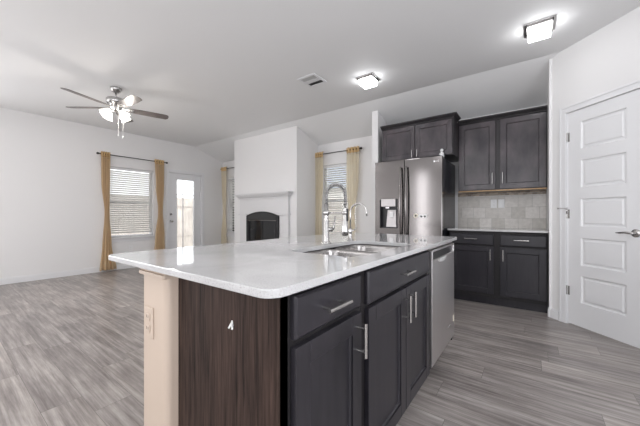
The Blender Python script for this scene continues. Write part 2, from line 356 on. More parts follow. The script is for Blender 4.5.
def blind(label, axis, rng, pos, out, wand, tilt=-.0165):
    a0, a1, z0, z1 = rng; a0 += .008; a1 -= .008
    t = thing('window_blind', label, 'blind', ((a0+a1)/2, pos+out*.05, z0+.03) if axis == 'Y' else (pos+out*.05, (a0+a1)/2, z0+.03), 'white slatted window blinds')
    mk = lambda: MB() if axis == 'Y' else MB((0, 0, 0), (0, 1, 0), (1, 0, 0))
    c = pos+out*.048
    m = mk(); m.box(a0, a1, c-.025, c+.025, z1-.052, z1-.004); m.build('headrail', M['white'], t, .003)
    m = mk(); z = z1-.085
    while z > z0+.06:
        dy = .021; dz = tilt
        p = [(-dy*out, dz), (0, dz*.35+.001), (dy*out, -dz)]
        m.loft([[(a0+.004, c+p[0][0], z-p[0][1]), (a0+.004, c+p[1][0], z-p[1][1]+.003), (a0+.004, c+p[2][0], z-p[2][1]), (a0+.004, c+p[1][0], z-p[1][1])],
                [(a1-.004, c+p[0][0], z-p[0][1]), (a1-.004, c+p[1][0], z-p[1][1]+.003), (a1-.004, c+p[2][0], z-p[2][1]), (a1-.004, c+p[1][0], z-p[1][1])]])
        z -= .042
    m.build('slats', M['slat'], t)
    m = mk(); m.box(a0+.003, a1-.003, c-.022, c+.022, z0+.012, z0+.034); m.build('bottom_rail', M['white'], t, .003)
    m = mk()
    for f in (.14, .86):
        a = a0+(a1-a0)*f
        for e in (-.024, .024): m.tube([(a, c+e, z1-.05), (a, c+e, z0+.03)], .0009, 5)
    m.build('ladder_cord', M['plate'], t)
    if wand:
        a = a0+(a1-a0)*wand; e = c-out*.034
        mk().tube([(a, e, z1-.05), (a, e, z1-.05-.62)], .004, 6).build('tilt_wand', M['plate'], t)
blind('closed white slatted blind in the window of the long left wall', 'X', W1, XL, -1, .1, -.016)
blind('narrow white slatted blind between the gold curtain and the fireplace wall', 'Y', W2, YF, 1, 0, -.012)
blind('white slatted blind in the window behind the faucet', 'Y', W3, YF, 1, 0, -.010)

def rod(label, axis, a0, a1, pos, z, inn):
    t = thing('curtain_rod', label, 'curtain rod', ((a0+a1)/2, pos, z) if axis == 'Y' else (pos, (a0+a1)/2, z), 'dark curtain rods')
    mk = lambda: MB() if axis == 'Y' else MB((0, 0, 0), (0, 1, 0), (1, 0, 0))
    c = pos+inn*.075
    mk().tube([(a0, c, z), (a1, c, z)], .0085, 10).build('pole', M['rod'], t, smooth=True)
    for a, s in ((a0, -1), (a1, 1)):
        if axis == 'Y' and a < XL+.1: continue
        mk().tube([(a, c, z), (a+s*.006, c, z), (a+s*.012, c, z), (a+s*.022, c, z), (a+s*.04, c, z), (a+s*.052, c, z), (a+s*.058, c, z)], [.01, .014, .009, .017, .022, .014, .003], 12).build('finial', M['rod'], t, smooth=True)
    for a in (a0+.05, a1-.05):
        m = mk(); m.tube([(a, pos+inn*.004, z), (a, c, z)], .006, 8); m.box(a-.014, a+.014, *sorted((pos+inn*.0005, pos+inn*.006)), z-.03, z+.03)
        m.build('bracket', M['rod'], t)
rod('dark curtain rod over the window on the long left wall', 'X', 1.90, 3.09, XL, 2.235, 1)
rod('dark curtain rod running behind the fireplace wall corner', 'Y', -6.50, -5.33, YF, 2.27, -1)
rod('dark curtain rod over the window behind the faucet', 'Y', -3.46, -2.47, YF, 2.26, -1)

def curtain(label, axis, pos, inn, z, prof, n, m, grp='gold grommet curtain panels'):
    """prof: list of (height, centre, width, fold depth)"""
    prof = sorted(prof, reverse=True); cen = prof[0][1]
    t = thing('curtain', label, 'curtain', (cen, pos+inn*.075, .03) if axis == 'Y' else (pos+inn*.075, cen, .03), grp)
    mk = lambda: MB() if axis == 'Y' else MB((0, 0, 0), (0, 1, 0), (1, 0, 0))
    c = pos+inn*.075; K = n*12
    def at(zz):
        for (z1, a1, w1, d1), (z0, a0, w0, d0) in zip(prof, prof[1:]):
            if z0 <= zz <= z1:
                f = (zz-z0)/(z1-z0); f = f*f*(3-2*f); return a0+(a1-a0)*f, w0+(w1-w0)*f, d0+(d1-d0)*f
        return prof[-1][1:]
    def sheet(zt, zb, N, off):
        B = mk(); R = []; ph = random.random()*6
        for i in range(N+1):
            zz = zt+(zb-zt)*i/N; a, wd, dp = at(zz); row = []
            k_ = (zt-zz)/max(zt-.03, .1)
            for j in range(K+1):
                s_ = j/K; fold = math.sin(2*PI*n*s_+.5*math.sin(3*k_+ph)*k_)
                edge = 1
                row.append((a+(s_-.5)*wd+.006*math.sin(9*s_+5*k_+ph)*k_, c+inn*.0+dp*fold*edge+.008*k_*math.sin(5*s_+ph), zz))
            R.append(row)
        B.loft(R, False, False); return B
    top = z+.045
    o = sheet(top-.10, .03, 40, 0).build('fabric', m, t, smooth=True); sd = o.modifiers.new('thickness', 'SOLIDIFY'); sd.thickness = .0012; sd.offset = 0
    o = sheet(top, top-.10, 4, 0).build('header', M['band'], t, smooth=True); sd = o.modifiers.new('thickness', 'SOLIDIFY'); sd.thickness = .003; sd.offset = 0
    a, wd, dp = at(z)
    for j in range(2*n):
        x = a+(j/(2*n)-.5)*wd + wd/(4*n)*0
        B = mk(); r0 = .022
        B.tube([(x, c+r0*math.cos(u), z+r0*math.sin(u)) for u in [2*PI*k/16 for k in range(17)]], .004, 6, False); B.build('grommet', M['gold'], t, smooth=True)
Tc = .035
curtain('gold curtain tied slim, left of the window on the long left wall', 'X', XL, 1, 2.235,
        [(2.3, 1.99, .15, .032), (1.7, 1.99, .14, .03), (1.12, 2.01, .085, .022), (.5, 2.01, .15, .03), (.0, 2.03, .27, .04)], 4, M['curtain'])
curtain('gold curtain between the left wall window and the glazed door', 'X', XL, 1, 2.235,
        [(2.3, 2.97, .20, .032), (1.7, 2.98, .17, .03), (1.15, 2.99, .10, .02), (.6, 2.98, .19, .03), (.0, 2.97, .25, .035)], 4, M['curtain'])
curtain('gold curtain hanging in the far left room corner', 'Y', YF, -1, 2.27,
        [(2.3, -6.43, .22, .03), (1.7, -6.42, .18, .028), (1.15, -6.41, .11, .02), (.6, -6.43, .22, .03), (.0, -6.43, .26, .035)], 4, M['curtain_pale'])
curtain('pale gold sheer curtain left of the window behind the faucet', 'Y', YF, -1, 2.26,
        [(2.3, -3.37, .21, .03), (1.7, -3.36, .20, .03), (1.15, -3.38, .17, .02), (.6, -3.37, .19, .03), (.0, -3.37, .25, .035)], 4, M['curtain_pale'])
curtain('pale gold sheer curtain between the faucet window and the refrigerator', 'Y', YF, -1, 2.26,
        [(2.3, -2.60, .26, .03), (1.7, -2.61, .25, .03), (1.1, -2.63, .14, .02), (.6, -2.62, .16, .03), (.0, -2.61, .26, .035)], 4, M['curtain_pale'])

# ------------------------------------------------------------------ glazed patio door in the left wall
LM = lambda: MB((XL, 0, 0), (0, 1, 0), (1, 0, 0))
t = thing_s('door_1', (XL, 3.6, 0)); y0, y1, z1 = D1[0], D1[1], D1[3]
m_ = LM(); m_.box(y0, y0+.02, -.13, .0, 0, z1); m_.box(y1-.02, y1, -.13, 0, 0, z1); m_.box(y0+.02, y1-.02, -.13, 0, z1-.02, z1)
m_.box(y0-.06, y0+.005, 0, .018, 0, z1+.06); m_.box(y1-.005, y1+.06, 0, .018, 0, z1+.06); m_.box(y0+.005, y1-.005, 0, .018, z1-.005, z1+.06)
m_.build('door_casing', M['white'], t, .004)
a, b = y0+.022, y1-.022; g0, g1, gz0, gz1 = 3.40, 3.815, .30, 1.90; D0, D2 = -.065, -.022
m_ = LM(); m_.box(a, g0, D0, D2, .01, z1-.022); m_.box(g1, b, D0, D2, .01, z1-.022); m_.box(g0, g1, D0, D2, gz1, z1-.022); m_.box(g0, g1, D0, D2, .01, gz0)
m_.build('door_leaf', M['white'], t, .002)
m_ = LM(); k = .022
m_.box(g0-k, g0, D2, D2+.012, gz0-k, gz1+k); m_.box(g1, g1+k, D2, D2+.012, gz0-k, gz1+k); m_.box(g0, g1, D2, D2+.012, gz1, gz1+k); m_.box(g0, g1, D2, D2+.012, gz0-k, gz0)
m_.box(3.535, 3.553, D2-.012, D2+.006, gz0, gz1); m_.box(g0, g1, D2-.012, D2+.006, 1.545, 1.562)
m_.build('glazing_bead', M['white'], t, .002)
LM().box(g0, g1, -.046, -.042, gz0, gz1).build('pane', M['glass'], t)
for z, r in ((.94, .027), (1.10, .024)):
    m_ = LM(); m_.tube([(3.262, D2, z), (3.262, D2+.008, z), (3.262, D2+.012, z), (3.262, D2+.035, z), (3.262, D2+.045, z), (3.262, D2+.065, z), (3.262, D2+.07, z)] if r > .025 else
                       [(3.262, D2, z), (3.262, D2+.014, z), (3.262, D2+.02, z), (3.262, D2+.022, z)], [r, r, .012, .012, .026, .026, .01] if r > .025 else [r, r, r*.6, .004], 14)
    m_.build('door_knob' if r > .025 else 'deadbolt', M['nickel'], t, smooth=True)

# ------------------------------------------------------------------ fireplace surround and firebox
t = thing('fireplace_surround', 'white painted fireplace mantel with crown shelf on the chimney wall', 'fireplace mantel', (-4.37, FY, 0))
zz = FY
m_ = MB(); m_.box(-5.065, -3.515, zz-.145, zz, 1.488, 1.510)
def lay(m, e, z0_, z1_, e2=None):
    e2 = e if e2 is None else e2; x0, x1 = -4.98, -3.60
    m.hexa([(x0-e, zz-.05-e, z0_), (x1+e, zz-.05-e, z0_), (x1+e, zz, z0_), (x0-e, zz, z0_)], [(x0-e2, zz-.05-e2, z1_), (x1+e2, zz-.05-e2, z1_), (x1+e2, zz, z1_), (x0-e2, zz, z1_)])
lay(m_, .02, 1.40, 1.415); lay(m_, .022, 1.43, 1.47, .06); lay(m_, .066, 1.47, 1.488)
m_.build('mantel_shelf', M['mantel'], t, .002)
m_ = MB(); m_.box(-4.98, -3.60, zz-.05, zz, 1.105, 1.40); m_.box(-4.98, -3.60, zz-.05, zz, 1.40, 1.43); m_.box(-4.76, -3.82, zz-.05, zz, 1.072, 1.105); m_.build('frieze', M['mantel'], t, .003)
for x0, x1 in ((-4.98, -4.76), (-3.82, -3.60)):
    m_ = MB(); m_.box(x0, x1, zz-.05, zz, .13, 1.075); m_.box(x0-.012, x1+.012, zz-.066, zz, 0, .13); m_.box(x0-.022, x1+.022, zz-.078, zz, 1.075, 1.105)
    m_.build('pilaster', M['mantel'], t, .003)
t = thing('gas_fireplace', 'black arched gas fireplace insert with dark glass below the mantel', 'fireplace', (-4.29, FY-.02, FBZ0))
cx = -4.29; hw = .459
def arch(m, hw_, zb, zs, zt, y0_, y1_, n=18):
    pts = [(-hw_, zb), (hw_, zb)] + [(hw_*math.cos(PI*k/n) if 0 else hw_*(1-2*k/n), zs+(zt-zs)*(1-(1-2*k/n)**2)) for k in range(n+1)]
    m.loft([[(cx+x, y0_, z) for x, z in pts], [(cx+x, y1_, z) for x, z in pts]])
m_ = MB()
n = 18; outer = [(-hw, FBZ0+.005)] + [(-hw*(1-2*k/n), 1.065+.085*(1-(1-2*k/n)**2)) for k in range(n+1)] + [(hw, FBZ0+.005)]
inner = [(-.385, .33)] + [(-.385*(1-2*k/n), .965) for k in range(n+1)] + [(.385, .33)]
ya, yb = FY-.072, FY-.0505
L_ = []
for pts in (outer, inner):
    for y in (ya, yb): L_.append([m_.v((cx+x, y, z)) for x, z in pts])
oa, ob, ia, ib = L_; N_ = len(outer)
for i in range(N_):
    j = (i+1) % N_
    for A, B in ((oa, ia), (ob, ib), (oa, ob), (ia, ib)): m_.bm.faces.new((A[i], A[j], B[j], B[i]))
m_.build('arched_frame', M['fbmetal'], t)
m_ = MB()
pts = [(-.40, .995)] + [(-.40*(1-2*k/n), 1.045+.075*(1-(1-2*k/n)**2)) for k in range(n+1)] + [(.40, .995)]
m_.loft([[(cx+x, ya-.006, z) for x, z in pts], [(cx+x, ya-.001, z) for x, z in pts]]); m_.build('arched_grille', mat('dark_grey_grille', (.05, .05, .052), .35, .5), t)
box('trim_bar', M['steel'], cx-.42, cx+.42, ya-.012, ya-.001, .968, .984, t)
MB().box(cx-.385, cx+.385, FY-.050, FY-.046, .33, .965).build('glass_front', M['fbglass'], t)
for x in (-.385, -.012, .361): box('glass_mullion', M['fbmetal'], cx+x, cx+x+.024, FY-.058, FY-.051, .33, .965, t)
box('lower_louvre', M['fbmetal'], cx-.385, cx+.385, ya-.004, ya-.0005, .27, .32, t)
m_ = MB(); m_.box(cx-.4, cx+.4, FY+.02, FY+.35, FBZ0+.01, FBZ0+.04); m_.build('firebox_tray', M['fbmetal'], t)

# wall outlet under the left window
def outlet(label, O, U, N, m=None, group=None, switch=False):
    t = thing('wall_outlet' if not switch else 'light_switch', label, 'outlet' if not switch else 'switch', O, group); t.location = O
    B = MB(O, U, N); B.box(-.036, .036, 0, .005, -.058, .058); B.build('cover_plate', m or M['plate'], t, .002)
    if switch: MB(O, U, N).box(-.016, .016, .005, .009, -.032, .032).build('rocker', m or M['plate'], t, .002)
    else:
        for z in (.008, -.036): MB(O, U, N).box(-.016, .016, .005, .008, z, z+.028).build('socket', m or M['plate'], t, .003)
        for z in (.022, -.022):
            for x in (-.007, .005): MB(O, U, N).box(x, x+.002, .008, .0085, z-.004, z+.006).build('slot', M['toe'], t)
outlet('white wall outlet low under the left wall window', (XL, 2.44, .40), (0, 1, 0), (1, 0, 0))

# ------------------------------------------------------------------ pantry door
PM = lambda: MB(PO, PU, PN)
t = thing_s('door_2', (PO[0]+PU[0]*.5, PO[1]+PU[1]*.5, 0))
m_ = PM(); k = .062
m_.box(DL0-k, DL0+.004, 0, .012, 0, DTOP+k); m_.box(DL0-k, DL0-k+.02, .012, .018, 0, DTOP+k)
m_.box(DL1-.004, DL1+k, 0, .012, 0, DTOP+k); m_.box(DL1+k-.02, DL1+k, .012, .018, 0, DTOP+k)
m_.box(DL0+.004, DL1-.004, 0, .012, DTOP-.004, DTOP+k); m_.box(DL0-k+.02, DL1+k-.02, .012, .018, DTOP+k-.02, DTOP+k)
m_.box(DL0-.0, DL0+.012, -.1, 0, 0, DTOP); m_.box(DL1-.012, DL1, -.1, 0, 0, DTOP)
m_.build('door_casing', M['white'], t, .003)
# leaf with five recessed, raised-field panels
a, b = DL0+.006, DL1-.006; LZ0, LZ1 = .014, DTOP-.006; F0, F1 = -.045, -.004
px0, px1 = a+.128, b-.128
pz = [(.240, .500), (.600, .862), (.972, 1.235), (1.345, 1.605), (1.712, 1.972)]
m_ = PM(); m_.box(a, px0, F0, F1, LZ0, LZ1); m_.box(px1, b, F0, F1, LZ0, LZ1)
edges = [LZ0] + [v for p_ in pz for v in p_] + [LZ1]
for i in range(0, len(edges), 2): m_.box(px0, px1, F0, F1, edges[i], edges[i+1])
lf = m_.build('door_leaf', M['white'], t)
for z0, z1 in pz:
    m_ = PM()
    def rect(x0, x1, za, zb, n_): return [(x0, n_, za), (x1, n_, za), (x1, n_, zb), (x0, n_, zb)]
    m_.loft([rect(px0, px1, z0, z1, F1), rect(px0+.010, px1-.010, z0+.010, z1-.010, F1-.011), rect(px0+.022, px1-.022, z0+.022, z1-.022, F1-.011),
             rect(px0+.034, px1-.034, z0+.034, z1-.034, F1-.004)], True, False)
    m_.bm.faces.new([m_.v(p_) for p_ in rect(px0+.034, px1-.034, z0+.034, z1-.034, F1-.004)])
    m_.build('door_panel', M['white'], t)
for z in (.335, 1.09, 1.85):
    m_ = PM(); m_.tube([(DL0+.004, .003, z-.045), (DL0+.004, .003, z+.045)], .006, 8); m_.box(DL0+.004, DL0+.03, -.004, -.001, z-.044, z+.044); m_.build('hinge', M['nickel'], t)
m_ = PM(); hx = b-.062; hz = .932
m_.tube([(hx, F1, hz), (hx, F1+.006, hz), (hx, F1+.010, hz)], [.033, .033, .026], 20); m_.tube([(hx, F1+.010, hz), (hx, F1+.045, hz)], .011, 12)
m_.tube([(hx+.012, F1+.045, hz), (hx-.01, F1+.047, hz+.001), (hx-.05, F1+.047, hz+.004), (hx-.085, F1+.044, hz-.001), (hx-.115, F1+.036, hz-.002)], [.012, .011, .009, .008, .005], 10)
m_.build('door_handle', M['nickel'], t, smooth=True)
m_ = PM(); z = 1.142; m_.tube([(DL0+.002, .006, z), (DL0-.0, .03, z+.004), (DL0-.03, .058, z+.004)], .0035, 8); m_.tube([(DL0-.03, .058, z+.004), (DL0-.036, .064, z+.004)], .007, 8)
m_.tube([(DL0+.002, .006, z), (DL0+.02, .028, z)], .0035, 8); m_.tube([(DL0+.02, .028, z), (DL0+.024, .032, z)], .007, 8)
m_.tube([(DL0+.004, .003, z-.05), (DL0+.004, .003, z+.01)], .0075, 8)
m_.build('hinge_pin_stop', M['nickel'], t, smooth=True)

# ------------------------------------------------------------------ cabinet parts
def slab(par, name, m, O, U, N, u0, u1, z0, z1, th=.02):
    B = MB(O, U, N); r = .007
    B.box(u0, u1, 0, th-r, z0, z1)
    B.hexa([(u0, th-r, z0), (u1, th-r, z0), (u1, th-r, z1), (u0, th-r, z1)], [(u0+r, th, z0+r), (u1-r, th, z0+r), (u1-r, th, z1-r), (u0+r, th, z1-r)])
    return B.build(name, m, par, .0012)
def shaker(par, name, m, O, U, N, u0, u1, z0, z1, rail=.062, th=.02):
    B = MB(O, U, N); B.box(u0, u0+rail, 0, th, z0, z1); B.box(u1-rail, u1, 0, th, z0, z1)
    B.box(u0+rail, u1-rail, 0, th, z1-rail, z1); B.box(u0+rail, u1-rail, 0, th, z0, z0+rail)
    i0, i1, j0, j1 = u0+rail, u1-rail, z0+rail, z1-rail; s_ = .008
    R = lambda e, n_: [(i0+e, n_, j0+e), (i1-e, n_, j0+e), (i1-e, n_, j1-e), (i0+e, n_, j1-e)]
    B.loft([R(0, th-.001), R(0, th-.006), R(s_, th-.012)], True, False)
    B.bm.faces.new([B.v(p_) for p_ in R(s_, th-.012)])
    B.box(i0, i1, 0, .004, j0, j1)
    return B.build(name, m, par, .0018)
def pull(par, O, U, N, u, z, L, vert, th=.02, name='handle'):
    B = MB(O, U, N); so = .034; r = .0062; h = L/2; e = L*.34
    if vert:
        B.tube([(u, th+so, z-h), (u, th+so, z+h)], r, 10)
        for s_ in (-e, e): B.tube([(u, th, z+s_), (u, th+so, z+s_)], .0045, 8)
    else:
        B.tube([(u-h, th+so, z), (u+h, th+so, z)], r, 10)
        for s_ in (-e, e): B.tube([(u+s_, th, z), (u+s_, th+so, z)], .0045, 8)
    return B.build(name, M['nickel'], par, smooth=False)

# ------------------------------------------------------------------ island
IX = -.512; IO = (IX, 0, 0); IU = (0, 1, 0); IN = (1, 0, 0); XB = -1.05; CTZ = .886
def island_box(t, y0, y1, endp=False):
    B = MB(); th = .018; B.box(XB, IX-.02, y0+(0.008 if endp else 0), y0+th+(0.008 if endp else 0), .10, CTZ-.002); B.box(XB, IX-.02, y1-th, y1, .10, CTZ-.002)
    B.box(XB, IX-.02, y0+th+.008, y1-th, .10, .118); B.box(XB, XB+.01, y0+th+.008, y1-th, .118, CTZ-.002)
    B.build('cabinet_body', M['frame'], t); return t
t = thing('island_cabinet', 'dark island cabinet with one drawer over a single door, nearest the camera', 'cabinet', (-.78, .74, 0), 'dark island base cabinets')
island_box(t, .545, .947, True)
B = MB(IO, IU, IN); B.box(.545, .575, -.02, 0, .10, CTZ-.002); B.box(.905, .947, -.02, 0, .10, CTZ-.002); B.box(.575, .905, -.02, 0, .853, CTZ-.002); B.box(.575, .905, -.02, 0, .715, .765); B.box(.575, .905, -.02, 0, .10, .15); B.build('face_frame', M['frame'], t)
slab(t, 'drawer', M['cab'], IO, IU, IN, .563, .918, .752, .868)
shaker(t, 'door', M['cab'], IO, IU, IN, .563, .918, .135, .733)
for o in list(t.children): pass
B = MB(); B.box(XB, IX, .545, .553, .0, CTZ-.002); B.build('side_panel', M['panel'], t)['label'] = 'brown wood-grained end panel'
box('toe_kick', M['toe'], XB, IX-.07, .555, .947, 0, .10, t)
pull([c for c in t.children if c.name.startswith('drawer')][0], IO, IU, IN, .727, .808, .122, False)
pull([c for c in t.children if c.name.startswith('door')][0], IO, IU, IN, .885, .650, .118, True)
t = thing('sink_cabinet', 'dark double-door island cabinet below the sink', 'cabinet', (-.78, 1.37, 0), 'dark island base cabinets')
island_box(t, .949, 1.80)
B = MB(IO, IU, IN); B.box(.949, .99, -.02, 0, .10, CTZ-.002); B.box(1.755, 1.80, -.02, 0, .10, CTZ-.002); B.box(.99, 1.755, -.02, 0, .853, CTZ-.002); B.box(.99, 1.755, -.02, 0, .715, .765); B.box(.99, 1.755, -.02, 0, .10, .15); B.build('face_frame', M['frame'], t)
d = slab(t, 'false_drawer', M['cab'], IO, IU, IN, .976, 1.767, .742, .868); pull(d, IO, IU, IN, 1.34, .808, .122, False)
d = shaker(t, 'door', M['cab'], IO, IU, IN, .976, 1.369, .135, .728); pull(d, IO, IU, IN, 1.335, .640, .125, True)
d = shaker(t, 'door', M['cab'], IO, IU, IN, 1.374, 1.767, .135, .728); pull(d, IO, IU, IN, 1.407, .645, .125, True)
box('toe_kick', M['toe'], XB, IX-.07, .949, 1.80, 0, .10, t)
# dishwasher
t = thing('dishwasher', 'stainless steel dishwasher at the far end of the island', 'dishwasher', (-.78, 2.12, 0))
DW0, DW1 = 1.815, 2.425
box('tub', M['black'], XB, IX-.01, DW0, DW1, .10, CTZ-.006, t)
B = MB(IO, IU, IN); B.box(DW0, DW1, -.01, .022, .150, .800); B.box(DW0, DW0+.02, -.01, .022, .800, .862); B.box(DW1-.02, DW1, -.01, .022, .800, .862); B.box(DW0+.02, DW1-.02, -.01, .022, .850, .862)
B.box(DW0, DW1, -.01, .006, .865, .877)
M['dwsteel'] = steel('dishwasher_stainless', (.72, .70, .70), .3, (30, 30, .5), .02)
dd = B.build('door', M['dwsteel'], t, .003)
B = MB(IO, IU, IN); B.box(DW0+.02, DW1-.02, -.01, .012, .800, .850); B.build('control_panel', M['black'], t)['label'] = 'black recessed control strip'
B = MB(IO, IU, IN); U0 = 2.02; W_ = .17
prof = [(-.5, .0), (-.42, .6), (-.25, .92), (0, 1), (.25, .92), (.42, .6), (.5, 0)]
B.loft([[(U0+p_[0]*W_, .022, .802-.030*p_[1]) for p_ in prof], [(U0+p_[0]*W_, .036, .802-.026*p_[1]) for p_ in prof]]); B.build('pocket_handle', M['silver'], dd, .002)
B = MB(IO, IU, IN); B.box(2.23, 2.30, .022, .0235, .262, .275); B.build('badge', M['chrome'], dd)
B = MB(IO, IU, IN); B.box(2.385, 2.415, .022, .0235, .26, .31); B.build('sticker', M['cream'], dd)
box('toe_kick', M['toe'], XB, IX-.07, DW0, DW1, 0, .10, t)
t = tag(box('island_end_panel', M['cab'], XB, IX+.004, 2.428, 2.45, .10, CTZ-.002), 'thin dark panel closing the far end of the island beside the dishwasher', 'panel')

# half wall behind the island cabinets
B = MB(); hx0, hx1, hy0, hy1 = -1.245, -1.052, .50, 2.45; r = .022
def rr(x0, x1, y0, y1, r, z, n=5):
    P = []
    for cx_, cy_, a_ in ((x0+r, y0+r, PI), (x1-r, y0+r, 1.5*PI), (x1-r, y1-r, 0), (x0+r, y1-r, PI/2)):
        for k in range(n+1): P.append((cx_+r*math.cos(a_+PI/2*k/n), cy_+r*math.sin(a_+PI/2*k/n), z))
    return P
B.loft([rr(hx0, hx1, hy0, hy1, r, 0), rr(hx0, hx1, hy0, hy1, r, .850)]); o = S(B.build('wall_island', M['beige'], smooth=False))
B = MB(); B.loft([rr(hx0-.010, hx1, hy0-.010, hy1, .008, .850, 2), rr(hx0-.010, hx1, hy0-.010, hy1, .008, .864, 2)]); B.loft([rr(hx0-.004, hx1, hy0-.004, hy1, .006, .864, 2), rr(hx0-.016, hx1, hy0-.016, hy1, .006, .8855, 2)])
S(B.build('trim_1', M['beige'], bev=.002))
outlet('beige outlet on the end of the island half wall', (-1.178, .50, .672), (1, 0, 0), (0, -1, 0), M['beige'])
# small metal clip on the end panel
t = thing('metal_hook', 'small silver two-pronged hook on the brown island end panel', 'hook', (-.735, .545, .75))
B = MB((-.731, .545, .748), (1, 0, 0), (0, -1, 0))
B.loft([[(-.002, 0, .013), (.002, 0, .013), (.002, .003, .013), (-.002, .003, .013)], [(-.006, 0, -.004), (.006, 0, -.004), (.006, .006, -.004), (-.006, .006, -.004)]]); B.build('hook_plate', M['silver'], t, .0008)
for s_ in (-1, 1):
    B = MB((-.731, .545, .748), (1, 0, 0), (0, -1, 0)); B.tube([(s_*.003, .003, .004), (s_*.0065, .006, -.007), (s_*.008, .008, -.011)], [.0025, .0032, .003], 8); B.build('prong', M['silver'], t, smooth=True)

# countertop with sink cut-out
CX0, CX1, CY0, CY1 = -1.50, -.473, .455, 2.485
SX0, SX1, SY0, SY1 = -.955, -.570, 1.02, 1.72
def ring(x0, x1, y0, y1, r, n=7):
    return [(p_[0], p_[1]) for p_ in rr(x0, x1, y0, y1, r, 0, n)]
def slab_hole(name, outer, inner, z0, z1, m, par=None, bev=.003):
    B = MB(); n = len(outer)
    o0 = [B.v((x, y, z0)) for x, y in outer]; o1 = [B.v((x, y, z1)) for x, y in outer]; i0 = [B.v((x, y, z0)) for x, y in inner]; i1 = [B.v((x, y, z1)) for x, y in inner]
    for i in range(n):
        j = (i+1) % n
        for q_ in ((o0[i], o0[j], o1[j], o1[i]), (i0[i], i0[j], i1[j], i1[i]), (o1[i], o1[j], i1[j], i1[i]), (o0[i], o0[j], i0[j], i0[i])): B.bm.faces.new(q_)
    return B.build(name, m, par, bev, seg=3)
ct = slab_hole('island_countertop', ring(CX0, CX1, CY0, CY1, .045), ring(SX0, SX1, SY0, SY1, .07), CTZ, .908, M['quartz'])
tag(ct, 'large white speckled quartz countertop of the kitchen island', 'countertop')
# double bowl sink
t = thing('kitchen_sink', 'stainless double bowl undermount sink set in the island countertop', 'sink', (-.76, 1.37, .66))
mid = 1.395; wl = .012
def bowl(y0, y1, dep):
    B = MB(); x0, x1 = SX0+.004, SX1-.004
    R = [rr(x0, x1, y0, y1, .065, CTZ-.001, 7), rr(x0+.004, x1-.004, y0+.004, y1-.004, .062, CTZ-.02, 7), rr(x0+.012, x1-.012, y0+.012, y1-.012, .06, CTZ-dep+.03, 7), rr(x0+.035, x1-.035, y0+.035, y1-.035, .05, CTZ-dep, 7)]
    B.loft(R, True, False); B.bm.faces.new([B.v(p_) for p_ in R[-1]])
    bmesh.ops.remove_doubles(B.bm, verts=B.bm.verts[:], dist=1e-5)
    o = B.build('basin', M['sink'], t, smooth=True); sd = o.modifiers.new('thickness', 'SOLIDIFY'); sd.thickness = .0015
    B = MB(); B.lathe((-.80, (y0+y1)/2, CTZ-dep+.001), [(.045, 0), (.045, .003), (.03, .004), (.028, .001), (.004, .001)], 20); B.build('drain', M['chrome'], o, smooth=True)
bowl(SY0+.002, mid-.006, .21); bowl(mid+.006, SY1-.002, .19)
box('divider', M['sink'], SX0+.012, SX1-.012, mid-.010, mid+.010, CTZ-.07, CTZ-.012, t, .004)

# pull-down spring faucet
FC = (-1.0, 1.42); t = thing('spring_faucet', 'tall brushed steel faucet with spring neck behind the sink', 'faucet', (FC[0], FC[1], .908))
def fm(): return MB((FC[0], FC[1], .908), (1, 0, 0), (0, 1, 0))
fm().lathe((0, 0, 0), [(.030, 0), (.030, .006), (.021, .012), (.0175, .016), (.0175, .14), (.0145, .147), (.0125, .15), (.0125, .24)], 20).build('column', M['nickel'], t, smooth=True)
R_ = .066; zc = .283
path = [(0, 0, .24), (0, 0, zc-.02)] + [(R_-R_*math.cos(PI*k/16), 0, zc+R_*1.05*math.sin(PI*k/16)) for k in range(17)] + [(2*R_, 0, .2)]
fm().tube(path, .0065, 10).build('hose', M['black'], t, smooth=True)
# spring coil around the hose
pts = []; tot = 0; P_ = [Vector(p_) for p_ in path]; seg = []
for p_, q_ in zip(P_, P_[1:]): seg.append((q_-p_).length); tot += seg[-1]
turns = 40; NP = turns*9
def along(s_):
    for (p_, q_, L_) in zip(P_, P_[1:], seg):
        if s_ <= L_: return p_.lerp(q_, s_/L_), (q_-p_).normalized()
        s_ -= L_
    return P_[-1], (P_[-1]-P_[-2]).normalized()
for k in range(NP+1):
    c_, d_ = along(tot*k/NP); y_ = Vector((0, 1, 0)); x_ = d_.cross(y_); a_ = 2*PI*turns*k/NP
    pts.append(c_+(x_*math.cos(a_)+y_*math.sin(a_))*.0105)
fm().tube(pts, .0022, 5).build('spring', M['nickel'], t, smooth=True)
fm().lathe((2*R_, 0, 0), [(.010, .215), (.0135, .21), (.0135, .14), (.016, .135), (.020, .08), (.019, .055), (.013, .052)], 18).build('spray_head', M['nickel'], t, smooth=True)
box('spray_trigger', M['black'], FC[0]+2*R_+.012, FC[0]+2*R_+.021, FC[1]-.006, FC[1]+.006, 1.045, 1.115, t, .002)
B = fm(); B.tube([(0, 0, .185), (2*R_-.012, 0, .185)], .0048, 10); B.lathe((2*R_, 0, .175), [(.017, 0), (.017, .018)], 18); B.lathe((0, 0, .172), [(.018, 0), (.018, .026)], 18); B.build('support_arm', M['nickel'], t, smooth=True)
B = fm(); B.tube([(0, .0, .085), (.025, .028, .085)], .015, 14); B.tube([(.025, .028, .085), (.032, .034, .10), (.038, .04, .165)], [.012, .006, .0045], 10); B.build('lever', M['nickel'], t, smooth=True)
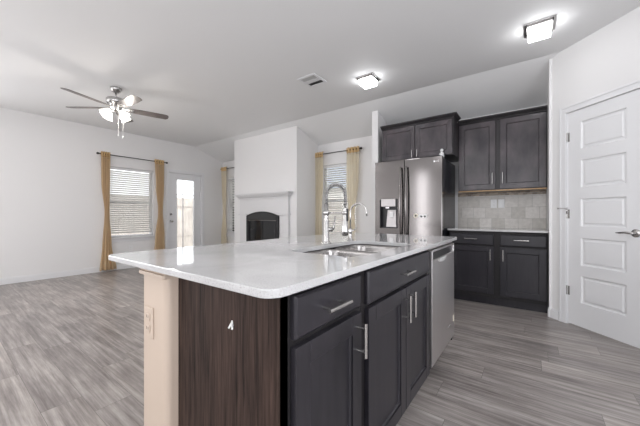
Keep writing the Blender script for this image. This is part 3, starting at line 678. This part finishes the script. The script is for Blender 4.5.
# filtered water tap
GC = (-1.0, 1.705); t = thing('filter_tap', 'thin brushed steel gooseneck water tap right of the spring faucet', 'faucet', (GC[0], GC[1], .908))
def gm(): return MB((GC[0], GC[1], .908), (1, 0, 0), (0, 1, 0))
gm().lathe((0, 0, 0), [(.022, 0), (.022, .005), (.012, .009), (.012, .05), (.0135, .055), (.0135, .075), (.008, .082)], 16).build('base', M['nickel'], t, smooth=True)
R2 = .062; gm().tube([(0, 0, .07), (0, 0, .17)]+[(R2-R2*math.cos(PI*k/14), 0, .185+R2*1.05*math.sin(PI*k/14)) for k in range(15)]+[(2*R2, 0, .165)], .0055, 10).build('spout', M['nickel'], t, smooth=True)
gm().tube([(0, 0, .062), (.012, .016, .065), (.03, .036, .085)], [.006, .005, .0035], 8).build('lever', M['nickel'], t, smooth=True)

# ------------------------------------------------------------------ back wall kitchen run
BY = 3.96; BO = (0, BY, 0); BU = (1, 0, 0); BN = (0, -1, 0)
t = thing('base_cabinet', 'dark base cabinets with two drawers and two doors under the back counter', 'cabinet', (-.35, 4.28, 0))
B = MB(); B.box(-.86, .138, BY+.02, YF-.002, .10, CTZ-.002); B.build('cabinet_body', M['frame'], t)
B = MB(BO, BU, BN)
for u0, u1 in ((-.86, -.835), (-.375, -.295), (.115, .138)): B.box(u0, u1, -.02, 0, .10, CTZ-.002)
for u0, u1 in ((-.835, -.375), (-.295, .115)):
    for z0, z1 in ((.10, .15), (.70, .74), (.85, CTZ-.002)): B.box(u0, u1, -.02, 0, z0, z1)
B.build('face_frame', M['frame'], t)
for u0, u1, hx, vx in ((-.845, -.368, -.605, -.400), (-.303, .122, -.10, -.272)):
    d = slab(t, 'drawer', M['cab'], BO, BU, BN, u0, u1, .722, .852); pull(d, BO, BU, BN, hx, .793, .14, False)
    d = shaker(t, 'door', M['cab'], BO, BU, BN, u0, u1, .145, .705); pull(d, BO, BU, BN, vx, .612, .13, True)
box('toe_kick', M['cab'], -.86, .138, BY+.07, BY+.085, 0, .10, t)
tag(box('back_countertop', M['quartz'], -.875, .141, BY-.035, YF-.002, CTZ, .908, bev=.004), 'white quartz countertop against the tiled back wall', 'countertop')
TY = YF-.012
t = S(box('wall_backsplash', M['tile'], -.875, .142, TY, YF-.001, .908, 1.345)); S(box('trim_2', M['mosaic'], -.875, .142, TY-.002, YF-.001, 1.345, 1.398))
outlet('white outlet on the backsplash tiles, the left of the two plates', (-.425, TY, 1.235), (1, 0, 0), (0, -1, 0))
outlet('white rocker switch on the backsplash tiles, the right of the two plates', (-.337, TY, 1.235), (1, 0, 0), (0, -1, 0), switch=True)

UY = 4.29; UO = (0, UY, 0)
def crown(par, x0, x1, y0, y1, z, left, right, h=.05, e=.045):
    B = MB(); a0, a1 = (e if left else 0), (e if right else 0)
    B.box(x0-a0*.15, x1+a1*.15, y0-e*.15, y1, z, z+.012)
    B.hexa([(x0-a0*.3, y0-e*.3, z+.012), (x1+a1*.3, y0-e*.3, z+.012), (x1+a1*.3, y1, z+.012), (x0-a0*.3, y1, z+.012)],
           [(x0-a0, y0-e, z+h-.012), (x1+a1, y0-e, z+h-.012), (x1+a1, y1, z+h-.012), (x0-a0, y1, z+h-.012)])
    B.box(x0-a0*1.1, x1+a1*1.1, y0-e*1.1, y1, z+h-.012, z+h)
    return B.build('crown_moulding', M['crown'], par)
t = thing('upper_cabinet', 'dark two-door wall cabinet above the tiled backsplash', 'cabinet', (-.34, 4.44, 1.40), 'dark wall cabinets')
B = MB(); B.box(-.812, .139, UY+.001, YF-.002, 1.402, 2.296); B.build('cabinet_body', M['crown'], t)
for u0, u1, hx in ((-.805, -.380, -.410), (-.328, .130, -.300)):
    d = shaker(t, 'door', M['upper'], UO, BU, BN, u0, u1, 1.412, 2.288, .065); pull(d, UO, BU, BN, hx, 1.545, .14, True)
B = MB(); B.box(-.812, .139, UY-.014, UY+.01, 1.385, 1.4015); B.build('light_rail', M['rawwood'], t)['label'] = 'unstained tan edge strip'
crown(t, -.812, .139, UY-.02, YF-.16, 2.296, False, False)
GY = 3.99; GO = (0, GY, 0)
t = thing('upper_cabinet', 'dark short two-door cabinet above the refrigerator', 'cabinet', (-1.3, 4.3, 1.84), 'dark wall cabinets')
B = MB(); B.box(-1.795, -.815, GY+.001, YF-.002, 1.86, 2.325); B.build('cabinet_body', M['crown'], t)
for u0, u1, hx in ((-1.785, -1.308, -1.338), (-1.298, -.828, -1.268)):
    d = shaker(t, 'door', M['upper'], GO, BU, BN, u0, u1, 1.868, 2.318, .06); pull(d, GO, BU, BN, hx, 1.925, .10, True)
crown(t, -1.795, -.815, GY-.02, 4.21, 2.325, False, True)

# ------------------------------------------------------------------ refrigerator
RX0, RX1, RY, RT = -1.79, -.893, 3.745, 1.815; split = -1.37
t = thing('refrigerator', 'stainless steel french door refrigerator with water dispenser', 'refrigerator', (-1.34, 4.15, 0))
box('cabinet_body', M['darkside'], RX0+.004, RX1-.004, RY+.09, 4.50, .03, RT-.02, t, .004)
def frdoor(x0, x1, z0, z1, hole=None, lab='door'):
    B = MB(); y0, y1 = RY, RY+.075
    if hole:
        h0, h1, k0, k1 = hole
        B.box(x0, h0, y0, y1, z0, z1); B.box(h1, x1, y0, y1, z0, z1); B.box(h0, h1, y0, y1, k1, z1); B.box(h0, h1, y0, y1, z0, k0)
    else: B.box(x0, x1, y0, y1, z0, z1)
    bmesh.ops.remove_doubles(B.bm, verts=B.bm.verts[:], dist=1e-5)
    return B.build(lab, M['steel'], t, 0 if hole else .006)
DH = (-1.72, -1.462, .90, 1.295)
dl = frdoor(RX0, split-.003, .72, RT, DH); dr = frdoor(split+.003, RX1, .72, RT)
fz = frdoor(RX0, RX1, .05, .71, None, 'freezer_drawer')
B = MB(); B.box(RX1-.006, RX1-.001, RY+.01, RY+.085, .73, RT-.01); B.build('door_edge', M['darkside'], dr)
# dispenser
B = MB(); B.box(DH[0], DH[1], RY+.06, RY+.072, DH[2], DH[3]); B.box(DH[0], DH[0]+.006, RY+.001, RY+.06, DH[2], DH[3]); B.box(DH[1]-.006, DH[1], RY+.001, RY+.06, DH[2], DH[3]); B.box(DH[0], DH[1], RY+.001, RY+.06, DH[2], DH[2]+.01); B.box(DH[0], DH[1], RY+.001, RY+.06, DH[3]-.006, DH[3])
dp = B.build('dispenser_recess', M['black'], dl)
disp = mat('grey_dispenser_plastic', (.52, .5, .5), .3, .5)
box('dispenser_panel', disp, DH[0]+.02, DH[1]-.028, RY-.006, RY+.055, 1.195, 1.30, dl, .004)
box('nozzle', M['chrome'], -1.64, -1.585, RY+.005, RY+.05, 1.165, 1.196, dl, .006)
B = MB(); B.hexa([(-1.632, RY+.012, .915), (-1.485, RY+.012, .915), (-1.485, RY+.059, .915), (-1.632, RY+.059, .915)], [(-1.618, RY+.035, 1.15), (-1.50, RY+.035, 1.15), (-1.50, RY+.059, 1.15), (-1.618, RY+.059, 1.15)]); B.build('dispenser_paddle', disp, dl, .003)
box('dispenser_button', M['plate'], -1.585, -1.53, RY+.014, RY+.03, 1.05, 1.125, dl, .004)
# bowed bar handles
def bow(x, par, nm='handle'):
    B = MB(); P = []; zs0, zs1 = .80, 1.715
    for k in range(17):
        f = k/16; P.append((x, RY-.03-.032*math.sin(PI*f), zs0+(zs1-zs0)*f))
    B.tube(P, [.010+.004*math.sin(PI*k/16) for k in range(17)], 12)
    B.tube([(x, RY, zs0+.015), (x, RY-.033, zs0+.012)], .011, 10); B.tube([(x, RY, zs1-.015), (x, RY-.033, zs1-.012)], .011, 10)
    B.build(nm, M['steel'], par, smooth=True)
bow(split-.040, dl); bow(split+.040, dr)
B = MB(); B.tube([(RX0+.1+(RX1-RX0-.2)*k/12, RY-.03-.025*math.sin(PI*k/12), .64) for k in range(13)], .012, 12)
for x in (RX0+.12, RX1-.12): B.tube([(x, RY, .64), (x, RY-.034, .64)], .01, 10)
B.build('handle', M['steel'], fz, smooth=True)
for x in (RX0+.03, RX1-.08): box('hinge_cover', M['darkside'], x, x+.05, RY+.03, RY+.16, RT-.019, RT+.012, t, .006)
for x in (RX0+.08, RX1-.08):
    B = MB(); B.lathe((x, RY+.2, 0), [(.025, 0), (.025, .01), (.015, .012), (.015, .031)], 12); B.build('foot', M['black'], t)
# maker's mark on the upper right of the right door
def text(body, size, O, U, N, m, name, par, ext=.0006):
    cu = bpy.data.curves.new(name, 'FONT'); cu.body = body; cu.size = size; cu.extrude = ext; cu.align_x = 'LEFT'
    tmp = bpy.data.objects.new(name, cu); COL.objects.link(tmp); dg = bpy.context.evaluated_depsgraph_get(); dg.update()
    me = bpy.data.meshes.new_from_object(tmp.evaluated_get(dg)); bpy.data.objects.remove(tmp)
    u = Vector(U); n = Vector(N)
    for v_ in me.vertices: c_ = v_.co.copy(); v_.co = Vector(O)+u*c_.x+Vector((0, 0, 1))*c_.y+n*c_.z
    me.materials.clear(); me.materials.append(m); o = bpy.data.objects.new(name, me); COL.objects.link(o)
    o.parent = par; o.matrix_parent_inverse = Matrix.Translation(-parent_world(par)); return o
B = MB(); B.tube([(-.985, RY, 1.752), (-.985, RY-.001, 1.752)], .012, 20); B.build('logo_disc', M['chrome'], dr)
text('LG', .03, (-.966, RY-.0004, 1.741), (1, 0, 0), (0, -1, 0), M['plate'], 'logo_lettering', dr)
# magnet and bottle
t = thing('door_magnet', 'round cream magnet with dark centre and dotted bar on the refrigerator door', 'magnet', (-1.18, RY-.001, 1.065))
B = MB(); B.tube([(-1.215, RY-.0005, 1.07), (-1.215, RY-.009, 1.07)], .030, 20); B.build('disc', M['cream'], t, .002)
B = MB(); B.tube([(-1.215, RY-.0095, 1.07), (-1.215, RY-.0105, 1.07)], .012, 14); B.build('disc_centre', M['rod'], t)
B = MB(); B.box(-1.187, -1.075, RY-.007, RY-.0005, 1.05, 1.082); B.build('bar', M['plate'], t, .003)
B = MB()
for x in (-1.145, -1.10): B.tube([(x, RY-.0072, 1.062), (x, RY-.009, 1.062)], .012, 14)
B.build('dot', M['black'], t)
BTX = (-.945, RY+.195, RT-.0195); t = thing('white_bottle', 'small white bottle with a round cap on top of the refrigerator', 'bottle', BTX)
MB(BTX).lathe((0, 0, .0), [(.026, 0), (.029, .004), (.029, .085), (.012, .098), (.011, .105)], 18).build('bottle_body', M['plate'], t, smooth=True)
MB(BTX).lathe((0, 0, .105), [(.013, 0), (.02, .008), (.021, .022), (.014, .034), (.003, .037)], 16).build('cap', M['plate'], t, smooth=True)

# ------------------------------------------------------------------ ceiling fixtures
def ceiling_light(label, x, y):
    t = thing('ceiling_light', label, 'ceiling light', (x, y, CZ), 'square flush ceiling lights')
    B = MB(); h = .112; B.box(x-h, x+h, y-h, y+h, CZ-.012, CZ-.0005); fr = B.build('base_plate', M['nickel'], t, .002)
    B = MB(); h2 = .095
    B.box(x-h2, x+h2, y-h2, y-h2+.006, CZ-.03, CZ-.012); B.box(x-h2, x+h2, y+h2-.006, y+h2, CZ-.03, CZ-.012); B.box(x-h2, x-h2+.006, y-h2, y+h2, CZ-.03, CZ-.012); B.box(x+h2-.006, x+h2, y-h2, y+h2, CZ-.03, CZ-.012)
    B.build('rim', M['nickel'], t)
    box('diffuser', M['led'], x-.080, x+.080, y-.080, y+.080, CZ-.085, CZ-.013, t, .004)
    B = MB(); B.box(x-.055, x+.055, y-.0845, y-.0802, CZ-.052, CZ-.044); B.build('trim_strip', M['nickel'], t)
ceiling_light('square lit ceiling light beside the pantry wall', .05, 3.19)
ceiling_light('square lit ceiling light near the air vent', -1.61, 3.17)
t = thing('ceiling_vent', 'white slatted air vent on the ceiling', 'vent', (-2.18, 2.80, CZ))
B = MB(); x0, x1, y0, y1 = -2.315, -2.055, 2.67, 2.94; f = .028; z0, z1 = CZ-.010, CZ-.0005
B.box(x0, x0+f, y0, y1, z0, z1); B.box(x1-f, x1, y0, y1, z0, z1); B.box(x0+f, x1-f, y0, y0+f, z0, z1); B.box(x0+f, x1-f, y1-f, y1, z0, z1); B.build('frame', M['white'], t, .002)
box('duct_opening', mat('duct_grey', (.03, .03, .03), .8), x0+f, x1-f, y0+f, y1-f, CZ-.002, CZ-.0006, t)
B = MB(); n = 9
for i in range(n):
    y = y0+f+(y1-y0-2*f)*(i+.5)/n; s_ = 1 if i > n/2 else -1
    B.hexa([(x0+f, y-.008, CZ-.010), (x1-f, y-.008, CZ-.010), (x1-f, y-.006, CZ-.010), (x0+f, y-.006, CZ-.010)], [(x0+f, y-.008+.012*s_, CZ-.003), (x1-f, y-.008+.012*s_, CZ-.003), (x1-f, y-.006+.012*s_, CZ-.003), (x0+f, y-.006+.012*s_, CZ-.003)])
B.build('louvre_slats', mat('grey_vent_metal', (.42, .42, .41), .5), t)
box('centre_bar', M['white'], x0+f, x1-f, (y0+y1)/2-.035, (y0+y1)/2+.035, CZ-.010, CZ-.004, t)

# ------------------------------------------------------------------ ceiling fan
HX, HY = -4.39, 1.45; t = thing('ceiling_fan', 'five-blade ceiling fan with frosted glass lights over the living area', 'ceiling fan', (HX, HY, CZ))
def F(): return MB((HX, HY, 0), (1, 0, 0), (0, 1, 0))
F().lathe((0, 0, 0), [(.065, CZ-.001), (.065, CZ-.02), (.05, CZ-.05), (.022, CZ-.065), (.014, CZ-.068)], 24).build('canopy', M['nickel'], t, smooth=True)
F().tube([(0, 0, CZ-.06), (0, 0, 2.60)], .011, 12).build('downrod', M['nickel'], t, smooth=True)
F().lathe((0, 0, 0), [(.02, 2.615), (.05, 2.61), (.098, 2.598), (.108, 2.585), (.108, 2.545), (.095, 2.53), (.07, 2.52), (.065, 2.47), (.055, 2.455), (.05, 2.44), (.02, 2.43)], 28).build('motor_housing', M['nickel'], t, smooth=True)
ZB = 2.475
for k in range(5):
    an = math.radians(74+72*k); U = (math.cos(an), math.sin(an), 0); N = (-math.sin(an), math.cos(an), 0)
    B = MB((HX, HY, ZB), U, N); B.hexa([(.062, -.018, .010), (.20, -.03, .008), (.20, .03, -.004), (.062, .018, .006)], [(.062, -.018, .016), (.20, -.03, .0125), (.20, .03, .0), (.062, .018, .012)])
    iron = B.build('blade_bracket', M['nickel'], t)
    B = MB((HX, HY, ZB), U, N); T = []; Bt = []
    outl = [(.15, -.045), (.20, -.056), (.47, -.064), (.59, -.06), (.612, -.04), (.62, 0), (.612, .04), (.59, .06), (.47, .064), (.20, .056), (.15, .045)]
    tw = math.tan(math.radians(-12))
    B.loft([[(x, y, y*tw+.004) for x, y in outl], [(x, y, y*tw+.010) for x, y in outl]]); B.build('blade', M['bladewood'], t, .001)
for k in range(4):
    an = math.radians(20+90*k); dx, dy = math.cos(an), math.sin(an)
    B = F(); B.tube([(dx*.03, dy*.03, 2.45), (dx*.075, dy*.075, 2.445), (dx*.095, dy*.095, 2.425)], .007, 8)
    arm = B.build('lamp_arm', M['nickel'], t, smooth=True)
    B = F(); ax = Vector((dx*.62, dy*.62, -.78)).normalized(); side = Vector((-dy, dx, 0)); up = ax.cross(side); c0 = Vector((dx*.092, dy*.092, 2.43)); R = []
    for s_, r in ((0, .018), (.012, .026), (.035, .036), (.06, .045), (.08, .056), (.088, .062)):
        R.append([c0+ax*s_+(side*math.cos(2*PI*j/18)+up*math.sin(2*PI*j/18))*(r*(1+.05*math.cos(2*PI*j/18*6)*(s_/.088))) for j in range(18)])
    B.loft(R, True, False); o = B.build('lamp_shade', M['bulb'], t, smooth=True); sd = o.modifiers.new('thickness', 'SOLIDIFY'); sd.thickness = .002
    p_ = c0+ax*.10; light('POINT', 'fan_lamp', (HX+p_.x, HY+p_.y, p_.z), (0, 0, 0), 2.6, (1, .93, .85), shadow_soft_size=.025)
for dx, L_ in ((.025, .30), (.075, .33)):
    B = F(); ey = dx*.737; B.tube([(dx*.3, ey*.3, 2.45), (dx*.8, ey*.8, 2.44), (dx, ey, 2.42), (dx, ey, 2.44-L_)], .0018, 6); B.lathe((dx, ey, 2.44-L_), [(.002, 0), (.007, -.008), (.007, -.024), (.003, -.03)], 10); B.build('pull_chain', M['silver'], t)
